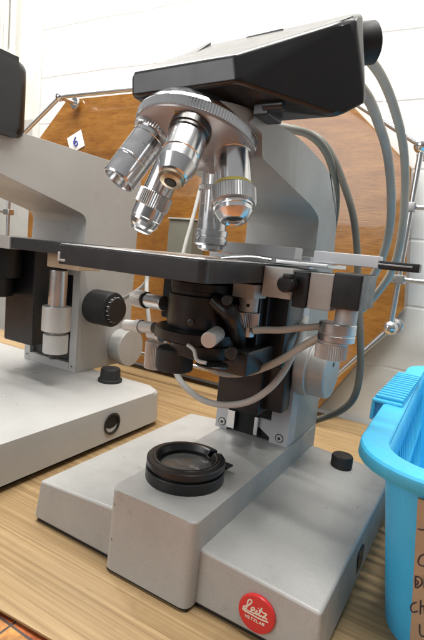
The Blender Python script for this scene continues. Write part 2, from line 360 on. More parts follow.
for i in range(8):
    bm = NB(); tube(bm, [rail[i], rail[(i+1) % 8]], .0036, 14); obj('rail_rod', bm, M_satin, t)
for i, p in enumerate(rail):
    bm = NB(); sphere(bm, p, .0095 if i != 0 else .008)
    tube(bm, [p, Vector((p.x, BY-.002, p.z))], .0042, 14); cyl(bm, (p.x, BY-.0045, p.z), (0, -1, 0), .011, .006, .002, 24)
    obj('rail_standoff', bm, M_chrome, t)
for (px, py, s) in ((408, 207, 1), (396, 279, 1), (22, 213, -1)):
    p = RP(px, py); p = Vector((rail[3].x if s > 0 else xl-.004, RY, p.z))
    bm = NB(); tube(bm, [p, p+Vector((.28*s, 0, .0))], .0032, 12); box(bm, p.x-.009, p.x+.009, RY-.007, RY+.007, p.z-.006, p.z+.006, .002)
    obj('side_rod', bm, M_satin, t)
# number sticker
bm = NB(); c = Y(76, 142, BY-.001)
u, v = Vector((.92, 0, .38)), Vector((-.38, 0, .92))
q = NB(); vs = [q.verts.new(c+u*(a*.020)+v*(b2*.0165)+Vector((0, d, 0))) for d in (0, -.0006) for a, b2 in ((-1, -1), (1, -1), (1, 1), (-1, 1))]
q.faces.new(vs[:4]); q.faces.new(vs[4:][::-1])
for k in range(4): q.faces.new((vs[k], vs[(k+1) % 4], vs[4+(k+1) % 4], vs[4+k]))
merge(bm, q, 0)
six = [(.25, .6), (-.2, .25), (-.35, -.2), (-.1, -.55), (.25, -.45), (.3, -.1), (0, .05), (-.3, -.15)]
tube(bm, catmull([c+u*a*.014+v*b2*.014+Vector((0, -.0012, 0)) for a, b2 in six], 6), .0013, 8, 1)
o = obj('number_sticker', bm, [M_paper, M_blueink], t); o['label'] = 'small white paper sticker with blue number'

# ------------------------------------------------------------------ main microscope
X0 = -.005                     # optical axis
AX = Vector((X0, .042, 0))
S = thing('microscope', 'grey microscope without eyepieces, red round badge on its base, in the foreground', 'microscope', (0, .1, 0), 'laboratory microscopes on the table')

def wing(x_in, x_out, x_out_top):
    t = NB(); s = 1 if x_out > 0 else -1; B = .003
    lo = [(x_in, 0), (x_out, 0), (x_out, .228), (x_in, .228)]
    hi = [(x_in, .0012, .0422), (x_out_top, .0012, .0362), (x_out_top, .226, .0362), (x_in, .226, .0422)]
    A = [t.verts.new((x, y, B)) for x, y in lo]; H = [t.verts.new(p) for p in hi]
    t.faces.new(A[::-1]); t.faces.new(H)
    for k in range(4): t.faces.new((A[k], A[(k+1) % 4], H[(k+1) % 4], H[k]))
    bmesh.ops.recalc_face_normals(t, faces=t.faces)
    t.edges.ensure_lookup_table()
    ed = [e for e in t.edges if not (abs(e.verts[0].co.x-x_in) < 1e-6 and abs(e.verts[1].co.x-x_in) < 1e-6)]
    bevel(t, None, .0022, 4, ed); return t
bm = NB()
merge(bm, wing(.02, .120, .1172)); merge(bm, wing(-.02, -.1215, -.1172))
t2 = NB()
lo = rpoly([(-.0362, -.0095), (.0362, -.0095), (.0362, .236), (-.0362, .236)], .0075, 6)
A = [t2.verts.new((x, y, .003)) for x, y in lo]; H = [t2.verts.new((x*.985, y*.985+.0016, .0625)) for x, y in lo]
t2.faces.new(A[::-1]); top = t2.faces.new(H); n = len(lo)
for k in range(n): t2.faces.new((A[k], A[(k+1) % n], H[(k+1) % n], H[k]))
bevel(t2, None, .0018, 3, list(top.edges)); merge(bm, t2)
base = obj('base', bm, M_grey, S, 40)
bm = NB(); box(bm, -.1195, .118, .002, .226, .0, .0045, .0005); box(bm, -.0345, .0345, -.0075, .005, 0, .0045, .0005)
obj('foot_pad', bm, M_foot, S)
# socket on right flank
bm = NB(); prism(bm, rpoly([(.088, .009), (.106, .009), (.106, .026), (.088, .026)], .003, 4), 'x', .1165, .1195, .0004)
obj('side_switch', bm, M_black, S)
# badge
BC = Vector((Y(257, 613, 0).x, -.0002, Y(257, 613, 0).z))
bd = NB(); cyl(bd, BC+Vector((0, .0015, 0)), (0, -1, 0), .0122, .0032, .0012, 64)
badge = obj('badge', bd, M_red, S)
def stroke(bm, pts, r, cc, scale, dy, smooth_n=6, mi=0):
    tube(bm, catmull([cc+Vector((a*scale, dy, b2*scale)) for a, b2 in pts], smooth_n), r, 8, mi, Vector((0, 1, 0)))
bm = NB(); k = .0102
L_ = [[(-.95, .08), (-.6, .35), (-.38, .75), (-.45, .92), (-.62, .75), (-.66, .3), (-.74, -.05), (-.92, -.12), (-.85, .02), (-.5, -.05), (-.3, .02)],
      [(-.32, .12), (-.12, .26), (-.18, .42), (-.33, .3), (-.3, .0), (-.1, .0), (.06, .32)],
      [(.08, .34), (.0, .08), (.06, .0), (.18, .12)], [(.12, .52), (.14, .56)],
      [(.36, .7), (.22, .1), (.3, .0), (.42, .1)], [(.18, .42), (.46, .42)],
      [(.46, .36), (.72, .38), (.48, .0), (.62, .06), (.8, .0)],
      [(-.85, -.18), (-.3, -.2), (.3, -.22), (.9, -.16)]]
for s in L_: stroke(bm, [(a*.92, b2*.8+.06) for a, b2 in s],   .0005, BC, k, -.0018)
W_ = {'W': [[(0, 1), (.25, 0), (.5, .8), (.75, 0), (1, 1)]], 'E': [[(1, 1), (0, 1), (0, 0), (1, 0)], [(0, .5), (.8, .5)]], 'T': [[(0, 1), (1, 1)], [(.5, 1), (.5, 0)]],
      'Z': [[(0, 1), (1, 1), (0, 0), (1, 0)]], 'L': [[(0, 1), (0, 0), (1, 0)]], 'A': [[(0, 0), (.5, 1), (1, 0)], [(.2, .35), (.8, .35)]], 'R': [[(0, 0), (0, 1), (.9, .95), (.9, .55), (0, .5)], [(.4, .5), (1, 0)]]}
for i, ch in enumerate('WETZLAR'):
    for s in W_[ch]:
        pl = [BC+Vector(((-.66+i*.19+a*.12)*k, -.0018, (-.44+b2*.16)*k)) for a, b2 in s]
        tube(bm, pl, .00034, 6, 0, Vector((0, 1, 0)))
obj('badge_lettering', bm, M_silverprint, badge)
# control knob on right wing
p = Z(337, 462, .0395); p = Vector((.0735, .2, .0388))
bm = NB(); lathe(bm, [(.0098, -.001), (.0102, .001), (.0102, .0105), (.0094, .0118), (.006, .0122)], p, (0, 0, 1), 48, 0, True, {1, 2}); obj('lamp_knob', bm, M_rubber, S)

# field lens ring
rc = Vector((-.0055, .0405, .0625))
bm = NB(); t3 = NB()
prof = [(.0292, -.0005), (.0298, .0004), (.0298, .0078), (.0293, .0084), (.0274, .0086), (.0274, .0102), (.0291, .0104), (.0296, .0110), (.0296, .0150), (.0289, .0157), (.0252, .0160), (.0246, .0166), (.0236, .0168), (.0222, .0160), (.0204, .0132), (.0199, .0126), (.0197, .0075)]
lathe(bm, prof, rc, (0, 0, 1), 96, 0, False)
# notch cut at the back right
na = math.radians(62)
dele = [f for f in bm.faces if f.calc_center_median().z > rc.z+.0125 and abs(math.atan2(f.calc_center_median().y-rc.y, f.calc_center_median().x-rc.x)-na) < .12]
bmesh.ops.delete(bm, geom=dele, context='FACES')
ring = obj('field_lens_ring', bm, M_black, S, 18)
so = ring.modifiers.new('solid', 'SOLIDIFY'); so.thickness = .0012; so.offset = -1
bm = NB(); lathe(bm, [(.0200, .0080), (.0200, .0100), (.012, .0112), (.004, .0117)], rc, (0, 0, 1), 48); obj('lens_glass', bm, M_glass, ring)
bm = NB()
pA, pB = Z(217, 463, .0665), Z(234, 470, .0665); d = (pB-pA).normalized(); s = Vector((0, 0, 1)).cross(d)
hull(bm, [pA+d*k*1.0+s*w+Vector((0, 0, h)) for k, w in ((-.006, .0045), (-.006, -.0045), (.0125, .0045), (.0125, -.0045)) for h in (0, .0016)], .0004, 2)
obj('ring_lever', bm, M_black, ring)

# stand (limb): column + arm in one casting
prof = [(.012, .3095), (.0275, .3075), (.0315, .2936), (.134, .2772), (.157, .270), (.157, .243), (.163, .2), (.166, .0627), (.232, .0627), (.2159, .2455), (.2020, .290), (.178, .3075), (.1536, .3137), (.0904, .3201), (.0187, .3175)]
pr = rpoly(prof, [.002, .002, .003, .01, .008, .002, .0, 0, .004, .03, .02, .01, .02, .02, .004], 5)
bm = NB(); prism(bm, pr, 'x', -.0345, .0345, .0022, 3)
lathe(bm, [(.0320, .3085), (.0343, .3100), (.0343, .3155), (.033, .3183)], (X0+.004, .022, 0), (0, 0, 1), 64)
obj('stand', bm, M_arm, S, 40)
for (x0, x1, nm) in ((.0162, .03445, 'r'), (-.0415, -.0285, 'l')):
    bm = NB(); box(bm, x0, x1, .148, .1665, .0626, .236, .0006); r_ = obj('dovetail_rail', bm, M_rail, S)
    xc = (x0+x1)/2+.001
    bm = NB(); lathe(bm, [(.0041, 0), (.0041, .0003)], (xc, .1481, .0695), (0, -1, 0), 28, 1); cyl(bm, (xc, .1482, .0695), (0, -1, 0), .0034, .0010, .0003, 28); lathe(bm, [(.0014, 0), (.0014, .0013)], (xc, .1482, .0695), (0, -1, 0), 6, 1)
    obj('screw', bm, [M_alu, M_hole], r_)
# bracket piece with sloping foot inside the right rail
bm = NB(); prism(bm, [(.004, .083), (.0163, .083), (.0163, .0665), (.004, .074)], 'y', .1495, .164, .0006); obj('rail_clamp', bm, M_rail, S)
bm = NB(); box(bm, -.0285, .0165, .152, .168, .0627, .12, .0008); obj('rail_backing', bm, M_hole, S)
# black focusing slide that carries the condenser
bm = NB()
box(bm, -.0275, .0155, .118, .1475, .0955, .205, .0025); box(bm, -.0285, .0325, .1285, .1465, .0990, .198, .002)
obj('focusing_slide', bm, M_black, S)
bm = NB(); box(bm, -.0283, -.020, .146, .1495, .066, .0835, .0005); obj('slide_bar', bm, M_satin, S)
bm = NB(); box(bm, .0005, .0045, .146, .1495, .066, .0835, .0005); obj('slide_bar', bm, M_satin, S)

# focus knobs
for s in (1, -1):
    bm = NB()
    lathe(bm, [(.0265, .034), (.0272, .0355), (.0272, .0440), (.0262, .0450), (.0245, .0452), (.0245, .0465), (.0252, .0472), (.0252, .0600), (.0240, .0614), (.0060, .0618)], (0, .165, .1375), (s, 0, 0), 72)
    bx = bm; bm2 = NB()
    lathe(bm2, [(.0022, .0617), (.0022, .0622)], (0, .165, .1440), (s, 0, 0), 12)
    kn = obj('focus_knob', bm, M_alu, S); obj('knob_mark', bm2, M_black, kn)

# nosepiece
al, be, az = math.radians(17.40), math.radians(17.48), math.radians(-6.71)
apex = Vector((X0, .0421, .3781))
a = Vector((math.sin(al)*math.sin(az), -math.sin(al)*math.cos(az), -math.cos(al)))
u = Vector((0, 0, -1)); u = (u-a*u.dot(a)).normalized()
bm = NB()
lathe(bm, [(.024, .0610), (.034, .0650), (.0390, .0715), (.0396, .0735), (.0402, .0739), (.0405, .0742), (.0405, .0792), (.0400, .0800)], apex, a, 280, 0, True, {5, 6})
nose = obj('nosepiece', bm, M_chrome, S, 20)
bm = NB(); lathe(bm, [(.0396, .0798), (.0392, .0812), (.0375, .0824), (.030, .0858), (.020, .0905), (.012, .0940), (.006, .0950)], apex, a, 96); obj('turret_plate', bm, M_turret, nose)
def odir(k):
    d0 = a*math.cos(be)+u*math.sin(be)
    return Quaternion(a, math.radians(k+1.58)) @ d0
def objective(k, parts):
    d = odir(k); o = None
    for (nm, prof, mat, kn, seg) in parts:
        bm = NB(); lathe(bm, prof, apex, d, seg, 0, True, kn)
        if o is None: o = obj('objective', bm, mat, S, 16)
        else: obj(nm, bm, mat, o, 16)
    return o
objective(72, [('barrel', [(.0110, .080), (.0118, .082), (.0118, .090), (.0114, .0905), (.0114, .1120)], M_chrome, (), 64),
               ('colour_band', [(.0117, .1112), (.0119, .1117), (.0119, .1139), (.0117, .1141)], M_yellow, (), 64),
               ('knurled_ring', [(.0132, .1139), (.0141, .1146), (.0141, .1238), (.0133, .1248)], M_satin, {1, 2}, 110),
               ('nose_cone', [(.0124, .1246), (.0124, .1266), (.0116, .1270), (.0116, .1296), (.0088, .1340), (.0078, .1349), (.0066, .1350), (.0058, .1342), (.0048, .1318)], M_chrome, (), 64),
               ('front_lens', [(.0062, .1325), (.0052, .1333), (.002, .1340)], M_lens, (), 32)])
objective(144, [('barrel', [(.0105, .097), (.0113, .0985), (.0113, .1120), (.0108, .1124), (.0108, .1134), (.0112, .1138), (.0112, .1190), (.0084, .1272), (.0076, .1280)], M_chrome, (), 64),
               ('dark_collar', [(.0128, .0800), (.0137, .0806), (.0137, .0838), (.0130, .0842), (.0130, .0888), (.0123, .0893), (.0123, .0905), (.0126, .0908), (.0126, .0950), (.0119, .0956), (.0119, .0975), (.0113, .0982)], M_dark, {4, 3}, 96),
               ('nose_cone', [(.0076, .1276), (.0074, .1298), (.0062, .1312), (.0036, .1318), (.0031, .1302)], M_bronze, (), 48),
               ('front_lens', [(.0033, .1312), (.0030, .1320), (.001, .13202)], M_hole, (), 32)])
objective(216, [('barrel', [(.0110, .090), (.0110, .0960), (.0107, .0964), (.0107, .1130), (.0109, .1134), (.0109, .1145), (.0107, .1149), (.0107, .1278), (.0103, .1290), (.0094, .1290), (.0088, .1260), (.0080, .1200)], M_chrome, (), 64),
               ('knurled_ring', [(.0122, .0825), (.0131, .0831), (.0131, .0918), (.0123, .0928)], M_satin, {1, 2}, 96),
               ('front_lens', [(.0086, .1215), (.006, .1232), (.002, .1242)], M_lens, (), 32)])
dO = odir(216); sO = (CAM-apex-dO*.11); sO = (sO-dO*sO.dot(dO)).normalized(); bm = NB()
for row, (h, nd) in enumerate(((.1010, 9), (.1035, 12), (.1085, 8))):
    for i in range(nd):
        if random.random() < .22: continue
        an = .5+(i-nd/2)*.105; rr_ = Quaternion(dO, -an) @ sO
        p0 = apex+dO*h+rr_*.01066; ln = random.uniform(.0004, .0013)
        tube(bm, [p0, p0+dO*ln], .00016, 6)
obj('engraving', bm, M_black, [o for o in S.children if o.name.startswith('objective')][2])
objective(288, [('barrel', [(.0112, .082), (.0112, .0890), (.0103, .0896), (.0103, .1160)], M_chrome, (), 64),
               ('knurled_ring', [(.0113, .1160), (.0121, .1167), (.0121, .1262), (.0113, .1270)], M_satin, {1, 2}, 96),
               ('nose_cone', [(.0112, .1268), (.0112, .1345), (.0106, .1351), (.0106, .1372), (.0094, .1405), (.0078, .1425), (.0076, .1442), (.0055, .1455)], M_chrome, (), 64),
               ('front_lens', [(.0045, .1452), (.003, .1459)], M_hole, (), 32)])
objective(0, [('barrel', [(.0112, .080), (.0112, .0860), (.0100, .0865), (.0100, .1310)], M_chrome, (), 64),
               ('knurled_ring', [(.0110, .1010), (.0114, .1014), (.0114, .1040), (.0110, .1044)], M_satin, {1, 2}, 96),
               ('lower_ring', [(.0110, .1310), (.0116, .1313), (.0116, .1350), (.0108, .1354), (.0108, .1364), (.0116, .1367), (.0116, .1405), (.0100, .1418)], M_chrome, (), 64),
               ('nose_cone', [(.0094, .1412), (.0090, .1440), (.0055, .1456)], M_chrome, (), 48)])
d = odir(150); side = a.cross(d).normalized(); rad = (d-a*d.dot(a)).normalized()
bm = NB()
arc = [apex+a*(.0832)+(Quaternion(a, math.radians(q)) @ rad)*.0362 for q in range(-11, 12, 2)]
tube(bm, arc, .0012, 8, 0, a); obj('index_mark', bm, M_gold, nose)

# head: black wedge-shaped tube housing
H_ = dict(FTL=Y(131, 72, -.010), FTR=Y(234, 54, -.010), FBR=Y(237, 82, -.010), FBL=Y(131, 97, -.010), LB=Y(143, 105, .004),
          RT=Y(355, 16, .030), RB=Y(339, 117, .030), ET=Y(363, 13, .042), EB=Y(366, 103, .042), BB=Y(276, 122, .042), BL=Y(205, 100, .030),
          T1=Y(209, 45, .040), T2=Y(352, 13.5, .043), K1=Vector((-.03, .075, .372)), K2=Vector((.070, .075, .380)), K3=Vector((-.03, .075, .336)), K4=Vector((.078, .075, .342)))
bm = NB(); hull(bm, list(H_.values()), .0022, 4); head = obj('tube_head', bm, M_head, S, 25)
bm = NB(); p, q = Y(246, 36.5, .036), Y(283, 28, .036)
hull(bm, [v+Vector((0, dy, dz)) for v in (p, q) for dy in (0, .004) for dz in (-.004, .0)], .0003, 1); obj('slot_cover', bm, M_black, head)
bm = NB(); lathe(bm, [(.0105, -.008), (.0125, -.006), (.0125, .007), (.0105, .0085)], Y(362, 44, .072), (.75, .6, .25), 48); obj('dust_cap', bm, M_rubber, head)
e0, e1 = Y(160, 67.5, -.008), Y(208, 45, .039)
bm = NB(); hull(bm, [e0, e0+Vector((.012, .001, .0006)), e1, e1+Vector((.0022, 0, 0)), e0+Vector((0, 0, .0006)), e1+Vector((0, 0, .0014)), e1+Vector((.0022, 0, .0014))], 0, 1); obj('top_ridge', bm, M_black, head)
# clamp and mounting ring beneath the head
bm = NB(); lathe(bm, [(.024, .3170), (.0262, .3185), (.0262, .3225), (.024, .3300)], (X0+.002, .030, 0), (0, 0, 1), 64); obj('mount_ring', bm, M_alu, head)
bm = NB(); c = Y(279, 107, .012); cyl(bm, c+Vector((-.010, 0, .001)), (1, 0.05, 0), .0030, .013, .001, 28); box(bm, c.x-.016, c.x-.006, c.y-.001, c.y+.02, c.z-.004, c.z+.004, .001); obj('clamp_screw', bm, M_black, head)

# stage
ZT = .2272
bm = NB()
sp = rpoly([(-.076, -.030), (.0372, -.030), (.0372, .047), (.0372, .118), (-.076, .118)], [.003, .006, 0, .004, .004], 6)
prism(bm, sp, 'z', .2148, ZT, .0007, 2)
stage = obj('stage', bm, M_stage, S)
bm = NB(); prism(bm, rpoly([(-.0755, -.0295), (.0365, -.0295), (.0365, .117), (-.0755, .117)], [.003, .006, .004, .004], 6), 'z', ZT+.0001, ZT+.0011, .0003, 1); obj('stage_top_plate', bm, M_satin, stage)
bm = NB(); box(bm, -.0748, -.0728, -.0308, -.0295, .2165, .2225, .0003); box(bm, -.0727, -.068, -.0308, -.0295, .2165, .2182, .0003); obj('corner_highlight', bm, M_alu, stage)  # highlight on the stage corner, built as thin pale pieces
# mechanical slide holder and carriage
bm = NB(); p, q = Y(226, 241, .085), Y(298, 247.5, .085)
box(bm, p.x, q.x, .080, .096, .2325, .2412, .0005); box(bm, p.x-.01, q.x+.012, .078, .10, .2287, .2322, .0004); obj('slide_holder', bm, M_rail, stage)
bm = NB(); tube(bm, catmull([Y(222, 258, .05), Y(250, 256.5, .05), Y(272, 259.5, .05)], 8), .0012, 10); obj('slide_clip', bm, M_chrome, stage)
bm = NB(); p, q = Y(315, 250, .080), Y(380, 256, .080)
box(bm, p.x, q.x, .078, .092, .2322, .2402, .0006); car = obj('drive_bar', bm, worn('bright_anodised_bar', (.72, .73, .75), .4, .3), stage)
bm = NB(); z0 = Y(380, 261, .08).z; e = Y(420, 265.5, .08)
box(bm, q.x+.0002, e.x, .079, .090, .2318, .2375, .0008); obj('guide_rod', bm, M_black, car)
bm = NB(); box(bm, q.x+.0002, e.x-.004, .0782, .0792, .2345, .2356, .0002); obj('guide_rod_highlight', bm, M_chrome, car)  # chrome strip stands in for the highlight along the black rod
bm = NB(); box(bm, .037, .075, .066, .112, .2287, .2316, .0005); obj('carriage_plate', bm, M_satin, stage)
# right-hand drive housing
yb = .047
def fbox(name, px0, py0, px1, py1, y, dep, mat, parent, bev=.0008):
    p, q = Y(px0, py0, y), Y(px1, py1, y)
    bm = NB(); box(bm, p.x, q.x, y, y+dep, q.z, p.z, bev); return obj(name, bm, mat, parent)
bm = NB(); p = Y(263, 266, yb); q = Y(335, 305, yb)
box(bm, .0374, .0585, yb, .1, .2060, .2266, .0008); obj('drive_housing', bm, M_alu, stage)
box_bm = NB(); box(box_bm, .0587, .0685, yb+.002, .1, .2015, .2255, .0008); obj('drive_plate', box_bm, M_black, stage)
bm = NB(); box(bm, .0687, .0845, yb+.004, .1, .2020, .2255, .0008); obj('drive_bracket', bm, M_arm, stage)
bm = NB(); box(bm, .0847, .1030, yb+.002, .09, .2045, .2275, .0015); obj('drive_block', bm, M_black, stage)
bm = NB(); c = Y(288, 284, yb-.004); cyl(bm, (c.x, yb+.001, c.z), (0, -1, 0), .0055, .012, .0015, 40); box(bm, c.x-.001, c.x+.0045, yb-.0125, yb-.005, c.z+.004, c.z+.0068, .0006); obj('clamp_knob', bm, M_black, stage)
# coaxial drop knobs
k1 = Vector((.0272, .050, 0))
bm = NB(); box(bm, k1.x-.0085, k1.x+.0085, .040, .060, .2035, .2132, .0006); obj('knob_bracket', bm, M_alu, stage)
bm = NB(); cyl(bm, (k1.x, k1.y, .1935), (0, 0, 1), .0070, .0100, .0006, 48)
for an in (-2.3, -1.15):
    lathe(bm, [(.0013, .0062), (.0013, .0072)], (k1.x, k1.y, .1985), (math.cos(an), math.sin(an), 0), 12, 1)
up_ = obj('stage_knob', bm, [M_alu, M_hole], stage)
bm = NB(); cyl(bm, (k1.x, k1.y, .1830), (0, 0, 1), .0088, .0104, .0008, 90, 0, True); obj('knurled_sleeve', bm, M_satin, up_)
bm = NB(); cyl(bm, (k1.x+.001, k1.y, .1760), (0, 0, 1), .0055, .0068, .0006, 40); obj('lower_pin', bm, M_satin, up_)
k2 = Vector((.0915, .062, 0))
bm = NB(); cyl(bm, (k2.x+.001, k2.y, .1940), (.02, 0, 1), .0072, .0108, .0006, 48); kk = obj('stage_knob', bm, M_alu, stage)
bm = NB(); lathe(bm, [(.0112, .1820), (.0122, .1826), (.0122, .1862), (.0119, .1866), (.0119, .1870), (.0122, .1874), (.0122, .1938), (.0114, .1944)], (k2.x-.0035, k2.y, 0), (.0, 0, 1), 64); obj('upper_sleeve', bm, M_satin, kk)
bm = NB(); cyl(bm, (k2.x-.0050, k2.y, .1800), (0, 0, 1), .0095, .0022, .0003, 48); cyl(bm, (k2.x-.0058, k2.y, .1700), (0, 0, 1), .0105, .0102, .0008, 90, 0, True); obj('knurled_sleeve', bm, M_alu, kk)

# condenser group
cx, cy = -.0065, .042
bm = NB()
lathe(bm, [(.020, .2125), (.0225, .2100), (.0225, .2050), (.0218, .2045), (.0218, .2020), (.0235, .2010), (.0235, .1800), (.0225, .1775)], (cx, cy, 0), (0, 0, 1), 72)
cond = obj('condenser', bm, M_black, S)
bm = NB()
lathe(bm, [(.0300, .1775), (.0315, .1765), (.0315, .1700), (.0300, .1690)], (cx, cy, 0), (0, 0, 1), 72)
box(bm, cx-.018, cx+.018, cy+.02, .13, .168, .190, .002)
box(bm, -.055, -.03, .06, .09, .176, .212, .002)
obj('condenser_carrier', bm, M_black, cond)
bm = NB(); lathe(bm, [(.0242, .1690), (.0252, .1680), (.0252, .1600), (.0240, .1590)], (cx+.006, cy, 0), (0, 0, 1), 72); box(bm, cx+.01, cx+.045, .035, .12, .150, .1685, .003); obj('diaphragm_ring', bm, M_black, cond)
c = Y(175, 357, .028); bm = NB(); lathe(bm, [(.0125, -.009), (.0134, -.008), (.0134, .0055), (.0124, .0068)], c, (0, 0, 1), 48); obj('filter_holder', bm, M_rubber, cond)
c = Y(156, 354, .045); bm = NB(); cyl(bm, c+Vector((0, 0, -.011)), (0, 0, 1), .0088, .021, .0008, 90, 0, True); obj('knurled_screw', bm, M_alu, cond)
c0, c1 = Y(147, 301, .045), Y(182, 308, .03); d = (c1-c0).normalized()
bm = NB(); cyl(bm, Y(147, 300, .045), (c1-c0), .0056, .024, .0006, 40); r_ = obj('centring_rod', bm, M_satin, cond)
bm = NB(); cyl(bm, Y(146, 300, .045)-d*.015, d, .0068, .0155, .001, 60, 0, True); obj('knurled_end', bm, M_alu, r_)
bm = NB(); cyl(bm, Y(146, 300, .045)-d*.0005, d, .0066, .0026, .0004, 40); obj('rod_collar', bm, M_black, r_)
bm = NB(); c0, c1 = Y(126, 325, .05), Y(155, 328, .04); cyl(bm, c0, c1-c0, .0046, (c1-c0).length, .0005, 32); cyl(bm, c0+(c1-c0)*.42, c1-c0, .0056, .006, .0005, 32); obj('centring_pin', bm, M_alu, cond)
bm = NB(); c = Y(208, 342, .002); cyl(bm, c+Vector((-.006, .022, .002)), (.27, -1, -.05), .0052, .022, .0007, 40); obj('swing_lever', bm, M_alu, cond)
bm = NB(); tube(bm, catmull([Y(188, 345, .01), Y(194, 350, .008), Y(197, 360, .006), Y(206, 363, .006)], 6), .0013, 10); obj('iris_lever', bm, M_alu, cond)
bm = NB(); lathe(bm, [(.0105, -.0012), (.011, -.0008), (.011, .0), (.0105, .0004)], Y(212, 364, .02), (0, 0, 1), 48); obj('filter_rim', bm, M_dark, cond)
bm = NB(); c = Y(246, 320, .04)
box(bm, .018, .046, .08, .11, .15, .2125, .004); tube(bm, catmull([Y(215, 300, .03), Y(232, 318, .03), Y(238, 345, .05), Y(236, 365, .08)], 8), .006, 14); obj('condenser_bracket', bm, M_black, cond)

bm = NB(); box(bm, -.052, -.040, .075, .10, .150, .2130, .0015); box(bm, -.0405, -.020, .085, .12, .165, .2130, .0015); obj('condenser_bracket', bm, M_black, cond)
bm = NB(); box(bm, .012, .031, .062, .118, .1485, .2130, .002); box(bm, .030, .034, .07, .11, .176, .2060, .001); obj('guide_block', bm, M_black, cond)
for (px, py, yy, rr, hh) in ((228, 300, .03, .0035, .006), (160, 332, .03, .003, .006), (232, 352, .03, .0042, .007), (192, 322, .012, .0022, .004)):
    c = Y(px, py, yy); bm = NB(); cyl(bm, c, (.35, -1, .05), rr, hh, .0006, 28); obj('set_screw', bm, M_dark, cond)
bm = NB(); c = Y(150, 333, .045); cyl(bm, c, (1, -.3, 0), .0045, .016, .0006, 28); obj('centring_screw', bm, M_alu, cond)
gb = thing('grey_box', 'small grey box on the wooden board seen between the objectives', 'box', (-.2, .42, .28))
p, q = Y(169, 219, .40), Y(191, 250, .40)
bm = NB(); box(bm, p.x, q.x, .40, .4395, q.z-.03, p.z, .002); obj('housing', bm, worn('grey_green_box_paint', (.22, .22, .18), .5), gb)
bm = NB(); box(bm, p.x-.001, q.x+.001, .3985, .4395, p.z+.0002, p.z+.003, .0006); obj('lid', bm, M_cab_l, gb)

# ------------------------------------------------------------------ cables
def cable(name, pts, r, mat, label):
    bm = NB(); tube(bm, catmull(pts, 12), r, 16); return tag(obj(name, bm, mat, None, 60), label, 'cable', 'cables around the microscope')
def YP(*l): return [Y(a, b2, c) for a, b2, c in l]
cable('power_cable', YP((356, 46, .085), (368, 58, .10), (382, 78, .13), (394, 108, .16), (403, 145, .19), (405, 185, .21), (402, 230, .22), (393, 268, .23), (378, 292, .24), (362, 310, .25)), .0036, M_cab_m, 'grey cable leaving the top of black head and looping far right')
cable('power_cable', YP((358, 84, .085), (369, 100, .10), (378, 122, .13), (387, 152, .16), (391, 190, .18), (390, 225, .20), (382, 258, .21), (368, 285, .22), (355, 305, .24)), .0037, M_cab_m, 'grey cable leaving the lower black head, inner of the right pair')
cable('power_cable', YP((268, 124, .16), (290, 129, .16), (308, 134, .17), (322, 146, .185), (331, 164, .20), (336, 190, .215), (335, 215, .225), (329, 245, .235), (322, 275, .245)), .0036, M_cab_d, 'dark cable bending over the grey arm and down its back')
cable('power_cable', YP((292, 128, .20), (318, 138, .20), (333, 158, .205), (344, 185, .21), (353, 215, .215), (357, 250, .22), (358, 290, .22), (360, 330, .215), (360, 370, .215), (354, 397, .215), (340, 411, .222), (320, 419, .24), (300, 425, .25), (284, 431, .26)), .0034, M_cab_d, 'dark grey cable dropping behind the stage to the base back')
cable('lamp_cable', YP((172, 362, .09), (180, 380, .085), (192, 393, .08), (208, 402, .075), (228, 405, .07), (250, 401, .07), (270, 388, .072), (284, 371, .08), (294, 352, .09), (300, 338, .10), (306, 318, .12)), .0026, M_cab_l, 'pale cable hanging lowest in a loop under the condenser')
cable('lamp_cable', YP((204, 364, .03), (216, 371, .04), (232, 374, .055), (250, 372, .06), (268, 366, .062), (286, 357, .062), (305, 345, .062), (328, 333, .062)), .0027, M_cab_m, 'grey cable sagging between filter ring and right stage knob')
cable('lamp_cable', YP((252, 331, .045), (264, 330, .05), (282, 330, .055), (300, 328, .06), (326, 326, .07)), .0024, M_cab_m, 'short level grey cable between the two stage knobs')
cable('wall_cable', YP((200, 190, .38), (195, 210, .37), (190, 228, .36), (185, 246, .35), (180, 268, .34)), .0030, M_cab_l, 'white cable hanging in front of the small grey box')
cable('wall_cable', YP((150, 262, .29), (147, 278, .29), (147, 300, .28), (150, 330, .28)), .003, M_cab_l, 'pale upright cable just right of the black focus knob')
cable('wall_cable', YP((150, 272, .30), (144, 285, .30), (132, 294, .30), (120, 300, .31)), .003, M_cab_l, 'pale cable curving behind the black focus knob')
# ------------------------------------------------------------------ second microscope
T = thing('microscope', 'pale grey microscope with plain rounded base at the left, partly out of frame', 'microscope', (-.36, .2, 0), 'laboratory microscopes on the table')
ZB = .0465
bm = NB(); t2 = NB()
lo = rpoly([(-.56, -.14), (-.176, -.14), (-.176, .252), (-.56, .252)], .024, 5); n = len(lo)
A = [t2.verts.new((x, y, .007)) for x, y in lo]; H = [t2.verts.new((-.368+(x+.368)*.993, .05+(y-.05)*.993, ZB)) for x, y in lo]
t2.faces.new(A[::-1]); top = t2.faces.new(H)
for k in range(n): t2.faces.new((A[k], A[(k+1) % n], H[(k+1) % n], H[k]))
bevel(t2, None, .005, 4, list(top.edges)); merge(bm, t2); b2o = obj('base', bm, M_pale, T, 40)
bm = NB(); prism(bm, rpoly([(-.55, -.13), (-.184, -.13), (-.184, .243), (-.55, .243)], .02, 6), 'z', 0, .0072, .0005, 1); obj('foot_pad', bm, M_foot, T)
bm = NB(); c = X(112, 424, -.176); lathe(bm, [(.0122, .0), (.0128, .0018), (.0115, .002), (.0102, .0012), (.0100, -.006)], (c.x-.0005, c.y, c.z+.0005), (1, 0, 0), 48, 0, False)
lathe(bm, [(.0102, -.0008), (.003, -.0006)], (c.x+.0002, c.y, c.z+.0005), (1, 0, 0), 32, 1); obj('side_socket', bm, [M_black, M_hole], T)
